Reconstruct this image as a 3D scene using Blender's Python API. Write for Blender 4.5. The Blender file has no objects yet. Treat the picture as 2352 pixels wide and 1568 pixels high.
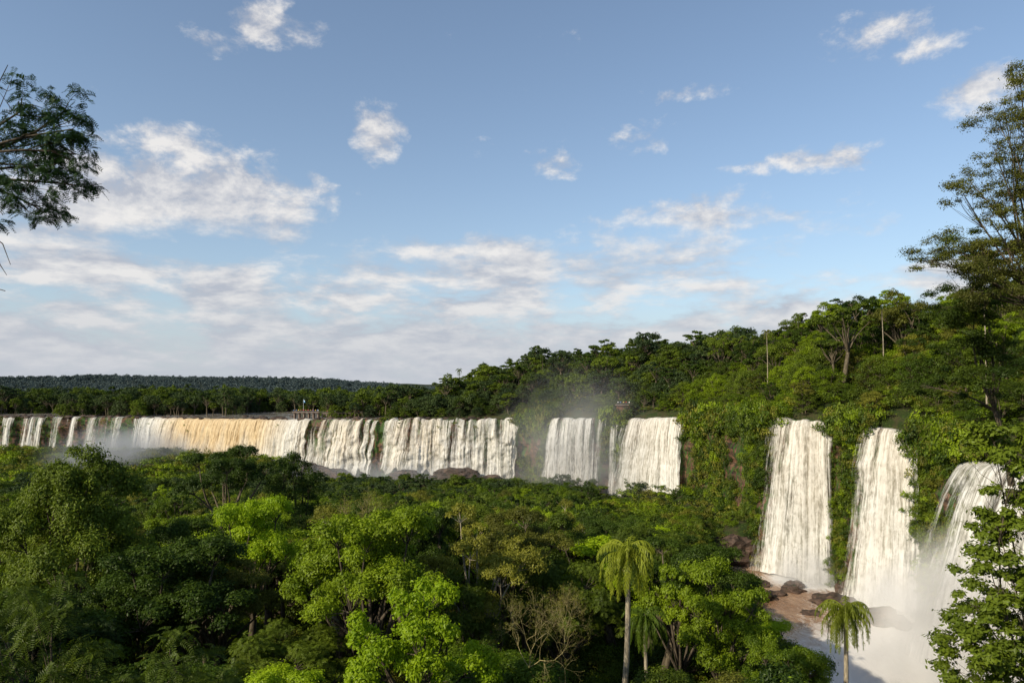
import bpy, math, random, bmesh
import numpy as np
from mathutils import Vector
rng=np.random.default_rng(7); random.seed(7)
scene=bpy.context.scene; COL=scene.collection
scene.view_settings.view_transform='Standard'; scene.view_settings.look='None'; scene.view_settings.exposure=0

# ---------------------------------------------------------------- helpers
def vnoise(p,seed=0):
    p=np.asarray(p,float); i=np.floor(p).astype(np.int64); f=p-i; f=f*f*(3-2*f)
    def h(a,b,c):
        n=(a*374761393+b*668265263+c*1440662683+seed*974634777)&0xffffffff
        n=((n^(n>>13))*1274126177)&0xffffffff
        n=(n^(n>>16))&0xffffff
        return n/float(0xffffff)
    x,y,z=i[:,0],i[:,1],i[:,2]; r=0
    for dx in (0,1):
        for dy in (0,1):
            for dz in (0,1):
                w=(f[:,0] if dx else 1-f[:,0])*(f[:,1] if dy else 1-f[:,1])*(f[:,2] if dz else 1-f[:,2])
                r=r+w*h(x+dx,y+dy,z+dz)
    return r
def fbm(p,seed=0,oct=4):
    p=np.asarray(p,float); a=.5; s=0; t=0
    for k in range(oct):
        s=s+a*vnoise(p*(2**k),seed+k*17); t+=a; a*=.5
    return s/t
def norm(v): return v/(np.linalg.norm(v,axis=-1,keepdims=True)+1e-9)

def mesh(name,V,F,mats=(),smooth=False,attrs=None,fattrs=None,uv=None,mi=None):
    V=np.asarray(V,np.float32); F=np.asarray(F,np.int32); k=F.shape[1]
    me=bpy.data.meshes.new(name); me.vertices.add(len(V)); me.vertices.foreach_set('co',V.ravel())
    me.loops.add(F.size); me.loops.foreach_set('vertex_index',F.ravel())
    me.polygons.add(len(F)); me.polygons.foreach_set('loop_start',np.arange(0,F.size,k,dtype=np.int32))
    if mi is not None: me.polygons.foreach_set('material_index',np.asarray(mi,np.int32))
    me.polygons.foreach_set('use_smooth',np.full(len(F),bool(smooth)))
    me.update(calc_edges=True)
    for m in mats: me.materials.append(m)
    for n,a in (attrs or {}).items():
        at=me.attributes.new(n,'FLOAT','POINT'); at.data.foreach_set('value',np.asarray(a,np.float32))
    for n,a in (fattrs or {}).items():
        at=me.attributes.new(n,'FLOAT','FACE'); at.data.foreach_set('value',np.asarray(a,np.float32))
    if uv is not None:
        l=me.uv_layers.new(name='flow'); l.data.foreach_set('uv',np.asarray(uv,np.float32)[F.ravel()].ravel())
    return me
def obj(name,me,parent=None,loc=(0,0,0),**kw):
    o=bpy.data.objects.new(name,me); COL.objects.link(o); o.location=loc
    if parent: o.parent=parent
    for k,v in kw.items(): o[k]=v
    return o

class NT:
    def __init__(s,tree): s.t=tree; tree.nodes.clear()
    def n(s,typ,**kw):
        x=s.t.nodes.new(typ)
        for k,v in kw.items(): setattr(x,k,v)
        return x
    def l(s,a,b): s.t.links.new(a,b)
    def put(s,sock,v):
        if isinstance(v,bpy.types.NodeSocket): s.l(v,sock)
        elif v is not None: sock.default_value=v
    def m(s,op,a,b=None,c=None,clamp=False):
        x=s.n('ShaderNodeMath',operation=op,use_clamp=clamp)
        s.put(x.inputs[0],a)
        if b is not None: s.put(x.inputs[1],b)
        if c is not None: s.put(x.inputs[2],c)
        return x.outputs[0]
    def mix(s,f,a,b):
        x=s.n('ShaderNodeMix',data_type='RGBA'); s.put(x.inputs[0],f)
        s.put(x.inputs[6],(*a,1) if isinstance(a,tuple) else a); s.put(x.inputs[7],(*b,1) if isinstance(b,tuple) else b)
        return x.outputs[2]
    def sm(s,v,lo,hi,a=0.,b=1.):
        x=s.n('ShaderNodeMapRange',interpolation_type='SMOOTHSTEP'); s.put(x.inputs[0],v)
        s.put(x.inputs[1],lo);s.put(x.inputs[2],hi);s.put(x.inputs[3],a);s.put(x.inputs[4],b); return x.outputs[0]
    def map(s,v,scale=(1,1,1),loc=(0,0,0)):
        x=s.n('ShaderNodeMapping'); s.l(v,x.inputs[0]); x.inputs[1].default_value=loc; x.inputs[3].default_value=scale; return x.outputs[0]
    def noise(s,v,scale,detail=4,rough=.55,dist=0.):
        x=s.n('ShaderNodeTexNoise'); s.l(v,x.inputs['Vector']); x.inputs['Scale'].default_value=scale
        x.inputs['Detail'].default_value=detail; x.inputs['Roughness'].default_value=rough; x.inputs['Distortion'].default_value=dist
        return x.outputs['Fac']
    def attr(s,name): x=s.n('ShaderNodeAttribute'); x.attribute_name=name; return x.outputs['Fac']
def newmat(name):
    m=bpy.data.materials.new(name); m.use_nodes=True; t=NT(m.node_tree); o=t.n('ShaderNodeOutputMaterial'); return m,t,o
def principled(t,col,rough=.8,spec=.3):
    b=t.n('ShaderNodeBsdfPrincipled'); t.put(b.inputs['Base Color'],(*col,1) if isinstance(col,tuple) else col)
    t.put(b.inputs['Roughness'],rough); b.inputs['Specular IOR Level'].default_value=spec; return b

def foliage(name,dark,light,trans=.3):
    m,t,o=newmat(name)
    tint=t.attr('tint'); oi=t.n('ShaderNodeObjectInfo').outputs['Random']
    g=t.n('ShaderNodeNewGeometry').outputs['Position']
    nz=t.noise(g,.05,3)
    f=t.m('ADD',t.m('MULTIPLY',tint,.55),t.m('MULTIPLY',oi,.65)); f=t.m('ADD',f,t.m('MULTIPLY',t.m('SUBTRACT',nz,.57),1.2),clamp=True)
    c=t.mix(f,dark,light)
    d=t.n('ShaderNodeBsdfDiffuse'); t.l(c,d.inputs[0])
    tr=t.n('ShaderNodeBsdfTranslucent'); c2=t.mix(.5,c,(light[0]*1.2,light[1]*1.3,light[2]*.6)); t.l(c2,tr.inputs[0])
    ms=t.n('ShaderNodeMixShader'); ms.inputs[0].default_value=trans; t.l(d.outputs[0],ms.inputs[1]); t.l(tr.outputs[0],ms.inputs[2])
    gl=t.n('ShaderNodeBsdfGlossy'); gl.inputs['Roughness'].default_value=.45; gl.inputs[0].default_value=(.6,.62,.55,1)
    m2=t.n('ShaderNodeMixShader'); m2.inputs[0].default_value=.022; t.l(ms.outputs[0],m2.inputs[1]); t.l(gl.outputs[0],m2.inputs[2])
    t.l(m2.outputs[0],o.inputs[0]); return m
F_DEEP=foliage('foliage_deep',(.012,.028,.005),(.085,.135,.011),.25)
F_FRESH=foliage('foliage_fresh',(.050,.09,.006),(.27,.36,.012),.33)
F_LIME=foliage('foliage_lime',(.17,.27,.008),(.42,.54,.012),.42)
F_OLIVE=foliage('foliage_olive',(.065,.072,.012),(.26,.255,.03),.30)
F_MID=foliage('foliage_mid',(.018,.038,.007),(.145,.195,.015),.26)
F_FAR=foliage('foliage_far',(.024,.045,.018),(.085,.12,.032),.2)  # greens shifted towards blue, so distance haze sits in the leaf colour
F_HAZE=foliage('foliage_haze',(.06,.085,.088),(.085,.115,.11),.1)  # aerial haze over the ridge is mixed into this leaf colour
F_SHADE=foliage('foliage_shade',(.012,.030,.014),(.04,.085,.022),.2)  # silhouette shade of the overhanging tree, put into its leaf colour

def bark(name,a,b):
    m,t,o=newmat(name); g=t.n('ShaderNodeTexCoord').outputs['Object']
    n=t.noise(t.map(g,(6,6,1.2)),1.5,6,.65); p=principled(t,t.mix(t.sm(n,.35,.65),a,b),.95,.1)
    bp=t.n('ShaderNodeBump'); bp.inputs['Strength'].default_value=.5; t.l(n,bp.inputs['Height']); t.l(bp.outputs[0],p.inputs['Normal'])
    t.l(p.outputs[0],o.inputs[0]); return m
BARK=bark('bark',(.04,.032,.022),(.13,.105,.075)); BARK_PALE=bark('bark_pale',(.18,.15,.10),(.42,.36,.26)); BARK_HILL=bark('bark_hill',(.06,.047,.03),(.17,.14,.095)); TWIG=bark('dry_twig',(.20,.16,.06),(.42,.36,.17))

# ---------------------------------------------------------------- geometry pieces
def tube(P,R,sides=6):
    P=np.asarray(P,float); n=len(P); R=np.asarray(R,float)
    T=norm(np.gradient(P,axis=0)); up=np.where(np.abs(T[:,2:3])>.9,np.array([[1,0,0.]]),np.array([[0,0,1.]]))
    A=norm(np.cross(T,up)); B=np.cross(T,A)
    th=np.linspace(0,2*math.pi,sides,endpoint=False)
    V=P[:,None]+R[:,None,None]*(np.cos(th)[None,:,None]*A[:,None]+np.sin(th)[None,:,None]*B[:,None])
    i=np.arange(n-1)[:,None]*sides; j=np.arange(sides)[None]; k=(j+1)%sides
    F=np.stack([i+j,i+k,i+sides+k,i+sides+j],-1).reshape(-1,4)
    return V.reshape(-1,3),F
def join(parts):
    V=[];F=[];o=0
    for v,f in parts: V.append(v);F.append(np.asarray(f)+o);o+=len(v)
    return np.concatenate(V),np.concatenate(F)
def curve(a,b,r,bow=.15,n=5,lift=.1):
    a=np.array(a,float);b=np.array(b,float); L=np.linalg.norm(b-a); t=np.linspace(0,1,n)[:,None]
    off=r.normal(size=3)*bow*L; off[2]=abs(off[2])*.3+lift*L
    return a*(1-t)+b*t+off*np.sin(t*math.pi)*.6
def leafquads(C,N,size,r,aspect=.5,T=None):
    n=len(C); N=norm(N)
    T=r.normal(size=(n,3)) if T is None else T
    T=norm(T-np.sum(T*N,1,keepdims=True)*N); B=np.cross(N,T); s=size[:,None]
    V=np.stack([C+T*s,C+B*s*aspect-N*s*.12,C-T*s,C-B*s*aspect-N*s*.12],1).reshape(-1,3)
    return V,np.arange(n*4).reshape(-1,4)
def clump_leaves(cl,n,leaf,r,aspect=.5,flat=.75,pinnate=0,droop=.0,shell=.62):
    C=np.array([c[0] for c in cl]); R=np.array([c[1] for c in cl]); w=R**2/np.sum(R**2)
    ct=r.random(len(cl))
    m=n//(pinnate*2) if pinnate else n
    idx=r.choice(len(cl),m,p=w); d=r.normal(size=(m,3)); d=norm(d); lowm=d[:,2]<-.35; d[lowm,2]*=-.6; d=norm(d)
    rad=R[idx]*(shell+(1.12-shell)*r.random(m)); rad*=np.where(r.random(m)<.15,1.35,1); pos=C[idx]+d*rad[:,None]*np.array([1,1,flat])
    nor=d*.8+np.array([0,0,.6])+r.normal(size=(m,3))*.5
    tint=np.clip(ct[idx]*.55+r.random(m)*.45,0,1)
    if not pinnate:
        V,F=leafquads(pos,nor,leaf*(.55+.8*r.random(m)),r,aspect); return V,F,tint
    nor=norm(nor); ax=norm(d+r.normal(size=(m,3))*.6-np.array([0,0,droop])); ax=norm(ax-np.sum(ax*nor,1,keepdims=True)*nor*.8)
    sd=np.cross(nor,ax); L=leaf*pinnate*.75; Ts=[];Ns=[];Cs=[];tt=[]
    for k in range(pinnate):
        u=(k+.5)/pinnate
        base=pos+ax*(L*u)-np.array([0,0,1])*(L*.35*u*u)
        for s in (-1,1):
            Cs.append(base+sd*s*leaf*.9*(1-.5*u)); Ts.append(sd*s+ax*.45); Ns.append(nor+r.normal(size=(m,3))*.15); tt.append(tint)
    C2=np.concatenate(Cs); V,F=leafquads(C2,np.concatenate(Ns),np.full(len(C2),leaf),r,.28,np.concatenate(Ts))
    return V,F,np.concatenate(tt)

def make_tree(style,seed,H,R,leaf,n,fine=True,pinnate=0):
    r=np.random.default_rng(seed); cl=[];tr=[]
    lean=r.normal(size=2)*.05*H
    if style=='umbrella': cz=H-.22*R; fork=H*.5; n1=int(r.integers(11,15))
    elif style=='tall': cz=H*.66; fork=H*.35; n1=15
    elif style=='low': cz=H-R*.8; fork=H*.2; n1=22
    else: cz=H-R*.78; fork=H*.4; n1=int(r.integers(13,17))
    rt=.026*H
    top=np.array([lean[0],lean[1],fork])
    trunk=curve((0,0,-1),top,r,.04,6,0); tr.append(tube(trunk,np.linspace(rt*1.35,rt*.85,6),7))
    for i in range(n1):
        a=i*2.4+r.random()*.9
        if style=='umbrella':
            q=R*math.sqrt((i+.5)/n1)*.9; c=np.array([math.cos(a)*q,math.sin(a)*q,cz-.28*R*(q/R)**2+r.normal()*.16*R]); r1=R*r.uniform(.2,.36); fl=.5; n2=7
        elif style=='tall':
            zz=(i+.5)/n1; q=R*.6*math.sin(math.pi*min(.95,.15+zz*.8)); c=np.array([math.cos(a)*q,math.sin(a)*q,H*(.36+.56*zz)]); r1=R*r.uniform(.3,.5); fl=.8;n2=7
        elif style=='low':
            zz=(i+.5)/n1; q=R*.7*math.sqrt(max(.05,1-zz**2.5)); c=np.array([math.cos(a)*q,math.sin(a)*q,H*(.08+.8*zz)]); r1=R*r.uniform(.30,.48); fl=.85;n2=8
        else:
            zz=-.45+1.4*(i+.5)/n1; zz=min(zz,.95); q=math.sqrt(max(.05,1-zz*zz)); k=r.uniform(.45,.85)
            c=np.array([math.cos(a)*q*R*k,math.sin(a)*q*R*k,cz+zz*R*.66+r.normal()*.1*R]); r1=R*r.uniform(.22,.45); fl=.8;n2=7
        c[:2]+=lean
        br=curve(top,c,r,.12,5,.05); tr.append(tube(br,np.linspace(rt*.5,rt*.12,5),5))
        for j in range(n2):
            d=norm(r.normal(size=3)); 
            if d[2]<-.3: d[2]*=-1
            c2=c+d*r1*.8*np.array([1,1,fl]); r2=r1*r.uniform(.22,.52); cl.append((c2,r2))
            if fine: tr.append(tube(curve(c*.75+br[3]*.25,c2,r,.12,3,0),[rt*.13,rt*.08,rt*.03],3))
    V,F,t=clump_leaves(cl,n,leaf,r,flat=.65 if style=='umbrella' else .85,pinnate=pinnate)
    tv,tf=join(tr)
    return dict(tv=tv,tf=tf,V=V,F=F,t=t,H=float(np.percentile(V[:,2],99.8)),R=R)

def bare(seed,H,leaves=0,leaf=.1):
    r=np.random.default_rng(seed); parts=[];tips=[]
    def rec(p,d,L,rad,dep):
        q=p+d*L; parts.append(tube(curve(p,q,r,.14,4,0),np.linspace(rad,rad*.62,4),4 if dep<3 else 3))
        if dep==6: tips.append((q,.3)); return
        for _ in range(3 if dep<5 else 2):
            nd=norm(d+r.normal(size=3)*.62+np.array([0,0,.05])); rec(q,nd,L*r.uniform(.6,.85),rad*.64,dep+1)
    for _ in range(4): rec(np.zeros(3),norm(np.array([r.normal()*.6,r.normal()*.6,1])),H*.27,.012*H*.5,1)
    V,F=join(parts); o=dict(tv=V,tf=F,H=float(V[:,2].max()),R=float(np.abs(V[:,:2]).max()))
    a,b,c=clump_leaves(tips,max(leaves,20),leaf,r,shell=.1); o.update(V=a,F=b,t=c); return o

def make_palm(seed,H,L=3.,nf=22,nl=34,w=.035,lean=None):
    r=np.random.default_rng(seed); top=np.array([r.normal()*.06*H,r.normal()*.04*H,H])
    if lean: top=np.array([lean*H,0,H])
    tv,tf=tube(curve((0,0,-1),top,r,.04,9,0),np.linspace(.17,.10,9),8)
    tv2,tf2=tube(np.array([top,top+[0,0,.35],top+[0,0,.8]]),[.14,.12,.05],8)
    tv,tf=join([(tv,tf),(tv2,tf2)])
    parts=[];tint=[]
    for i in range(nf):
        a=i*2.399+r.normal()*.15; e=1.45-2.1*(i/nf)+r.normal()*.12
        h=np.array([math.cos(a),math.sin(a),0]); LL=L*r.uniform(.85,1.1)
        s=np.linspace(0,1,12); ang=np.maximum(e-s**1.05*(2.8+.5*r.random()),-1.52)
        ds=LL/11; pts=[top+np.array([0,0,.45])]
        for k in range(11): pts.append(pts[-1]+(h*math.cos(ang[k])+np.array([0,0,math.sin(ang[k])]))*ds)
        P=np.array(pts); v,f=tube(P,np.linspace(.035,.006,12),3); parts.append((v,f)); tint+= [.75]*len(f)
        u=np.repeat(np.linspace(.1,1,nl),2); n=len(u); sg=np.tile([1,-1],nl)
        B=np.stack([np.interp(u,s,P[:,k]) for k in range(3)],1); side=np.cross(h,[0,0,1.])
        T=norm(np.gradient(P,axis=0)); Tu=np.stack([np.interp(u,s,T[:,k]) for k in range(3)],1)
        ll=LL*.17*np.sin(np.pi*np.clip(u*.9+.08,0,1))**.6
        D=norm(side*sg[:,None]*r.uniform(.3,.9,(n,1))+Tu*.5+np.array([0,0,-.6])+r.normal(size=(n,3))*.25)
        md=B+D*ll[:,None]*.5; end=md+norm(D*.6+np.array([0,0,-1.1]))*ll[:,None]*.6
        W=Tu*w
        V=np.stack([B-W*.6,B+W*.6,md+W,md-W],1).reshape(-1,3); F=np.arange(4*n).reshape(-1,4); parts.append((V,F)); tint+=list(r.random(n)*.7+.1)
        V=np.stack([md-W,md+W,end+W*.2,end-W*.2],1).reshape(-1,3); parts.append((V,F)); tint+=list(r.random(n)*.7+.1)
    V,F=join(parts); return dict(tv=tv,tf=tf,V=V,F=F,t=np.array(tint),H=H,R=L)

def variant(d,name,bk,fm):
    d['mt']=mesh(name+'_trunk',d['tv'],d['tf'],[bk],True)
    d['mc']=mesh(name+'_crown',d['V'],d['F'],[fm],False,fattrs={'tint':d['t']}); return d
def place(d,loc,s,rot,label,cat='tree',name='tree',fm=None,group=None,sz=1.):
    e=bpy.data.objects.new(name,None); COL.objects.link(e); e.empty_display_size=.5
    e.location=loc; e.scale=(s,s,s*sz); e.rotation_euler=(0,0,rot); e['label']=label; e['category']=cat
    if group: e['group']=group
    a=obj('trunk' if cat!='shrub' else 'stem',d['mt'],e); b=obj('crown',d['mc'],e)
    if fm: b.material_slots[0].link='OBJECT'; b.material_slots[0].material=fm
    return e
# stuff = points carrying instances of plant meshes
class Stuff:
    def __init__(s,name,variants,**kw):
        s.name=name; s.kw=kw; s.P=[];s.R=[];s.S=[];s.K=[]
        s.col=bpy.data.collections.new(name+'_kinds')
        for k,(d,fm,bk,tr) in enumerate(variants):
            if tr:
                V,F=join([(d['V'],d['F']),(d['tv'],d['tf'])]); mi=np.r_[np.zeros(len(d['F'])),np.ones(len(d['tf']))]; t=np.r_[d['t'],np.zeros(len(d['tf']))]
            else: V,F,mi,t=d['V'],d['F'],np.zeros(len(d['F'])),d['t']
            nm='%s_kind_%02d'%(name,k); s.col.objects.link(bpy.data.objects.new(nm,mesh(nm,V,F,[fm,bk],False,fattrs={'tint':t},mi=mi)))
    def add(s,p,sc,rot,k,sz=1.): s.P.append(p);s.R.append(rot);s.S.append((sc,sc,sc*sz));s.K.append(k)
    def done(s):
        me=bpy.data.meshes.new(s.name); n=len(s.P); me.vertices.add(n); me.vertices.foreach_set('co',np.array(s.P,np.float32).ravel())
        a=me.attributes.new('rot','FLOAT','POINT'); a.data.foreach_set('value',np.array(s.R,np.float32))
        a=me.attributes.new('scl','FLOAT_VECTOR','POINT'); a.data.foreach_set('vector',np.array(s.S,np.float32).ravel())
        a=me.attributes.new('pick','INT','POINT'); a.data.foreach_set('value',np.array(s.K,np.int32))
        o=obj(s.name,me,kind='stuff',**s.kw); g=bpy.data.node_groups.new(s.name,'GeometryNodeTree')
        g.interface.new_socket('Geometry',in_out='INPUT',socket_type='NodeSocketGeometry'); g.interface.new_socket('Geometry',in_out='OUTPUT',socket_type='NodeSocketGeometry')
        N=g.nodes.new; i=N('NodeGroupInput'); out=N('NodeGroupOutput'); io=N('GeometryNodeInstanceOnPoints'); ci=N('GeometryNodeCollectionInfo')
        ci.inputs['Collection'].default_value=s.col; ci.inputs['Separate Children'].default_value=True; ci.inputs['Reset Children'].default_value=True
        def na(nm,ty): x=N('GeometryNodeInputNamedAttribute'); x.data_type=ty; x.inputs['Name'].default_value=nm; return x.outputs['Attribute']
        L=g.links.new; cx=N('ShaderNodeCombineXYZ'); L(na('rot','FLOAT'),cx.inputs[2])
        L(i.outputs[0],io.inputs['Points']); L(ci.outputs[0],io.inputs['Instance']); io.inputs['Pick Instance'].default_value=True
        L(na('pick','INT'),io.inputs['Instance Index']); L(cx.outputs[0],io.inputs['Rotation']); L(na('scl','FLOAT_VECTOR'),io.inputs['Scale']); L(io.outputs[0],out.inputs[0])
        o.modifiers.new('plants','NODES').node_group=g; print(s.name,n); return o

# ---------------------------------------------------------------- terrain layout (metres; gorge river level = 0)
LIP=np.array([(-9000,700,38),(-900,540,38),(-412,476,37.5),(-360,480,37.5),(-305,480,37.6),(-248,470,37.8),(-184,440,38.3),(-133,420,39),(-81,402,40),
 (-60,394,40.4),(-39,391,40.6),(4,386,41),(12,380,41.5),(21,351,43),(54,336,43.8),(80,310,45),(88.6,265,47),(85,226,49),(93,217,49),(102,212,48.8),(100,196,48.2),(112,181,47.2),
 (107,166,45.5),(104,153,43.0),(111,130,42),(88,100,47),(66,75,49),(56,45,51),(50,10,53),(48,-80,55),(48,-300,55)],float)
seg=np.diff(LIP[:,:2],axis=0); segL=np.linalg.norm(seg,axis=1); cum=np.concatenate([[0],np.cumsum(segL)])
def nearest(P):
    P=np.asarray(P,float)[:,:2]; best=np.full(len(P),1e18); arc=np.zeros(len(P))
    for k in range(len(seg)):
        t=np.clip(((P-LIP[k,:2])@seg[k])/segL[k]**2,0,1); q=LIP[k,:2]+t[:,None]*seg[k]; d=np.sum((P-q)**2,1)
        u=d<best; best[u]=d[u]; arc[u]=cum[k]+t[u]*segL[k]
    return np.sqrt(best),arc
def lip_at(s): return np.stack([np.interp(s,cum,LIP[:,k]) for k in range(3)],-1)
def lip_n(s):
    e=4.; d=lip_at(np.asarray(s)+e)[...,:2]-lip_at(np.asarray(s)-e)[...,:2]; d=norm(d); return np.stack([d[...,1],-d[...,0]],-1)
POLY=np.concatenate([LIP[:,:2],[(20000,-300),(20000,20000),(-20000,20000),(-20000,700)]])
def inside(P):
    x,y=P[:,0],P[:,1]; c=np.zeros(len(P),bool); n=len(POLY)
    for i in range(n):
        x1,y1=POLY[i]; x2,y2=POLY[(i+1)%n]
        m=((y1>y)!=(y2>y)); 
        if y1!=y2: c^= m&(x<(x2-x1)*(y-y1)/(y2-y1)+x1)
    return c
def sst(a,b,x): t=np.clip((x-a)/(b-a),0,1); return t*t*(3-2*t)
GY=[-200,-3,1.5,4,10,30,60,100,170,280,380,450]; GZ=[58,58.2,58.2,55,45.5,40,35,27,16.5,8,3,1]
XRY=[-50,0,40,100,150,200,240,262]; XRX=[14,20,24,31,41,58,72,86]
XLY=[-50,0,60,100,200,300,400]; XLX=[-60,-48,-44,-60,-120,-190,-220]
def floor_h(P,d,arc):
    X,Y=P[:,0],P[:,1]
    g=np.interp(Y,GY,GZ)+(fbm(np.stack([X/22,Y/22,X*0],1),3)-.5)*4*sst(8,30,Y)
    xr=np.interp(Y,XRY,XRX); xr=np.where(Y>262,300,xr); xl=np.interp(Y,XLY,XLX)
    m=sst(xr+9,xr-9,X)*sst(xl-35,xl+5,X)
    h=-3+(g+3)*m
    lp=lip_at(arc)
    led=np.where(lp[:,0]<-60,15*(1-sst(12,75,d)),0)*sst(-60,-160,X)
    tal=np.where((lp[:,0]>60)&(lp[:,1]>232),13*(1-sst(3,30,d)),0)
    shelf=np.where(Y>70,7*sst(-45,-75,X),0)
    return np.maximum(np.maximum(h,shelf-3*(shelf<=0)),np.maximum(led-3*(led<=0),tal-3*(tal<=0)))
def height(P):
    P=np.asarray(P,float); d,arc=nearest(P); ins=inside(P); lp=lip_at(arc); X,Y=P[:,0],P[:,1]
    fl=floor_h(P,d,arc)
    n=(fbm(np.stack([X/40,Y/40,X*0+5],1),9)-.5)
    k=sst(-80,35,lp[:,0]); k2=sst(-110,-50,lp[:,0])
    rise=(19*k+6*k2+20*sst(240,150,Y)*k)*np.clip((d-4)/48,0,1)**.85+(n*10)*sst(5,40,d)*(0.15+.85*k)
    ridge=29*sst(800,1500,Y)*sst(-50,-500,X)*(.75+.5*fbm(np.stack([X/300,Y/300,X*0],1),4))
    top=lp[:,2]-.6+rise+ridge
    w=np.where(ins,sst(1.,4.,d),0)
    return fl*(1-w)+top*w,ins,d,arc
def gaxis(a,b,st,lo,hi):
    c=list(np.arange(a,b+.1,st)); s=st
    x=b
    while x<hi: s*=1.25; x+=s; c.append(x)
    s=st;x=a
    while x>lo: s*=1.25; x-=s; c.insert(0,x)
    return np.array(c)
gx=gaxis(-430,190,3,-9000,9000); gy=gaxis(-30,560,3,-400,12000)
XX,YY=np.meshgrid(gx,gy); P2=np.stack([XX.ravel(),YY.ravel()],1); hz,_,_,_=height(P2)
V=np.concatenate([P2,hz[:,None]],1); nx=len(gx); i,j=np.meshgrid(np.arange(nx-1),np.arange(len(gy)-1)); q=(j*nx+i).ravel()
Fg=np.stack([q,q+1,q+nx+1,q+nx],1)
m,t,o=newmat('forest_floor'); g=t.n('ShaderNodeNewGeometry'); pos=g.outputs['Position']
n1=t.noise(pos,.25,6,.6); n2=t.noise(pos,2.,5)
c=t.mix(t.sm(n1,.4,.6),(.022,.035,.010),(.045,.04,.02)); c=t.mix(t.sm(n2,.5,.7),c,(.05,.075,.015)); p=principled(t,c,1,.1); t.l(p.outputs[0],o.inputs[0])
obj('ground',mesh('ground',V,Fg,[m],True),kind='structure')

# rock material
def rockmat(name,a,b,moss,mossamt):
    m,t,o=newmat(name); pos=t.n('ShaderNodeNewGeometry').outputs['Position']
    n=t.noise(t.map(pos,(.35,.35,.7)),1.,9,.68); n2=t.noise(t.map(pos,(.6,.6,.10)),1,8,.68); n3=t.noise(pos,.05,3)
    c=t.mix(t.sm(n,.32,.68),a,b); st=t.noise(t.map(pos,(.12,.12,.6)),1,6,.65); c=t.mix(t.sm(st,.48,.64),c,tuple(x*.4 for x in a))
    mm=t.m('ADD',n2,t.m('MULTIPLY',t.m('SUBTRACT',n3,.5),.5)); c=t.mix(t.sm(mm,mossamt,mossamt+.08),c,t.mix(n,tuple(x*.45 for x in moss),moss))
    p=principled(t,c,.75,.35); bp=t.n('ShaderNodeBump'); bp.inputs['Strength'].default_value=.8; bp.inputs['Distance'].default_value=.6; t.l(n,bp.inputs['Height']); t.l(bp.outputs[0],p.inputs['Normal'])
    t.l(p.outputs[0],o.inputs[0]); return m
ROCK=rockmat('basalt_cliff',(.036,.022,.015),(.18,.092,.05),(.045,.10,.012),.47)
BOULDER=rockmat('wet_boulder',(.035,.025,.018),(.12,.075,.052),(.03,.05,.012),.60)

# cliff
def arc_of(x,y): return float(nearest(np.array([[x,y]]))[1][0])
def coff(S,z,tt):
    S=np.asarray(S,float); z=np.asarray(z,float)
    nz=fbm(np.stack([S/7,z/5,S*0],1),5,5); led=np.floor(z/5.5+fbm(np.stack([S/30,S*0,S*0],1),8)*2)
    ln=vnoise(np.stack([led*3.1,S/14,S*0],1),6); ramp=np.minimum(1,tt*6)
    return .3+(nz-.5)*4.*ramp+ln*2.*ramp+tt**1.6*3
s0=arc_of(-430,478); s1=arc_of(50,0)
S=np.arange(s0,s1,1.2); lp=lip_at(S); nn=lip_n(S)
K=np.ones(7)/7; nn=norm(np.stack([np.convolve(np.pad(nn[:,k],3,'edge'),K,'valid') for k in range(2)],1))
rows=np.concatenate([[-7.,-4,-1.5],np.linspace(0,1,40)]); VV=[]
for ti,tt in enumerate(rows):
    if tt<0: off=np.full(len(S),tt); z=lp[:,2]-.25+ (fbm(np.stack([S/3,S*0+ti,S*0],1),2)-.5)*.8
    else:
        z=lp[:,2]*(1-tt)+(-3)*tt
        off=coff(S,z,tt)
        z=z+(fbm(np.stack([S/3,S*0+9,S*0],1),2)-.5)*.8*(1-tt)
    VV.append(np.stack([lp[:,0]+nn[:,0]*off,lp[:,1]+nn[:,1]*off,z],1))
VV=np.array(VV); nr,nc=VV.shape[:2]; i,j=np.meshgrid(np.arange(nc-1),np.arange(nr-1)); q=(j*nc+i).ravel()
obj('cliff',mesh('cliff',VV.reshape(-1,3),np.stack([q,q+nc,q+nc+1,q+1],1),[ROCK],False),kind='structure')

# water sheets
m,t,o=newmat('river_water'); pos=t.n('ShaderNodeNewGeometry').outputs['Position']
n=t.noise(t.map(pos,(1,.6,1)),.10,7,.62,1.2); n2=t.noise(t.map(pos,(.7,.35,1)),.5,10,.74,1.5)
c=t.mix(t.sm(n,.35,.65),(.30,.17,.095),(.45,.29,.18))
near_=None
for (bx,by,rr) in ((92,211,9),(100,184,11),(97,146,22),(72,128,22)):
    vec=t.n('ShaderNodeVectorMath',operation='DISTANCE'); t.l(pos,vec.inputs[0]); vec.inputs[1].default_value=(bx,by,0)
    a=t.sm(vec.outputs['Value'],rr*.4,rr*2.1,.5,0.); near_=a if near_ is None else t.m('MAXIMUM',near_,a)
fz=t.sm(t.m('ADD',t.m('ADD',t.m('MULTIPLY',n,.35),t.m('MULTIPLY',n2,.80)),near_),.60,.92)
c=t.mix(fz,c,(.82,.78,.72)); p=principled(t,c,.3,.6); t.l(t.m('ADD',.14,t.m('MULTIPLY',fz,.7)),p.inputs['Roughness'])
bp=t.n('ShaderNodeBump'); bp.inputs['Strength'].default_value=.7; bp.inputs['Distance'].default_value=.8; t.l(n2,bp.inputs['Height']); t.l(bp.outputs[0],p.inputs['Normal']); t.l(p.outputs[0],o.inputs[0])
obj('river',mesh('river',[(-2500,-390,0),(160,-390,0),(160,500,0),(-2500,500,0)],[(0,1,2,3)],[m]),kind='structure')
m,t,o=newmat('upper_river_water'); pos=t.n('ShaderNodeNewGeometry').outputs['Position']
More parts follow.
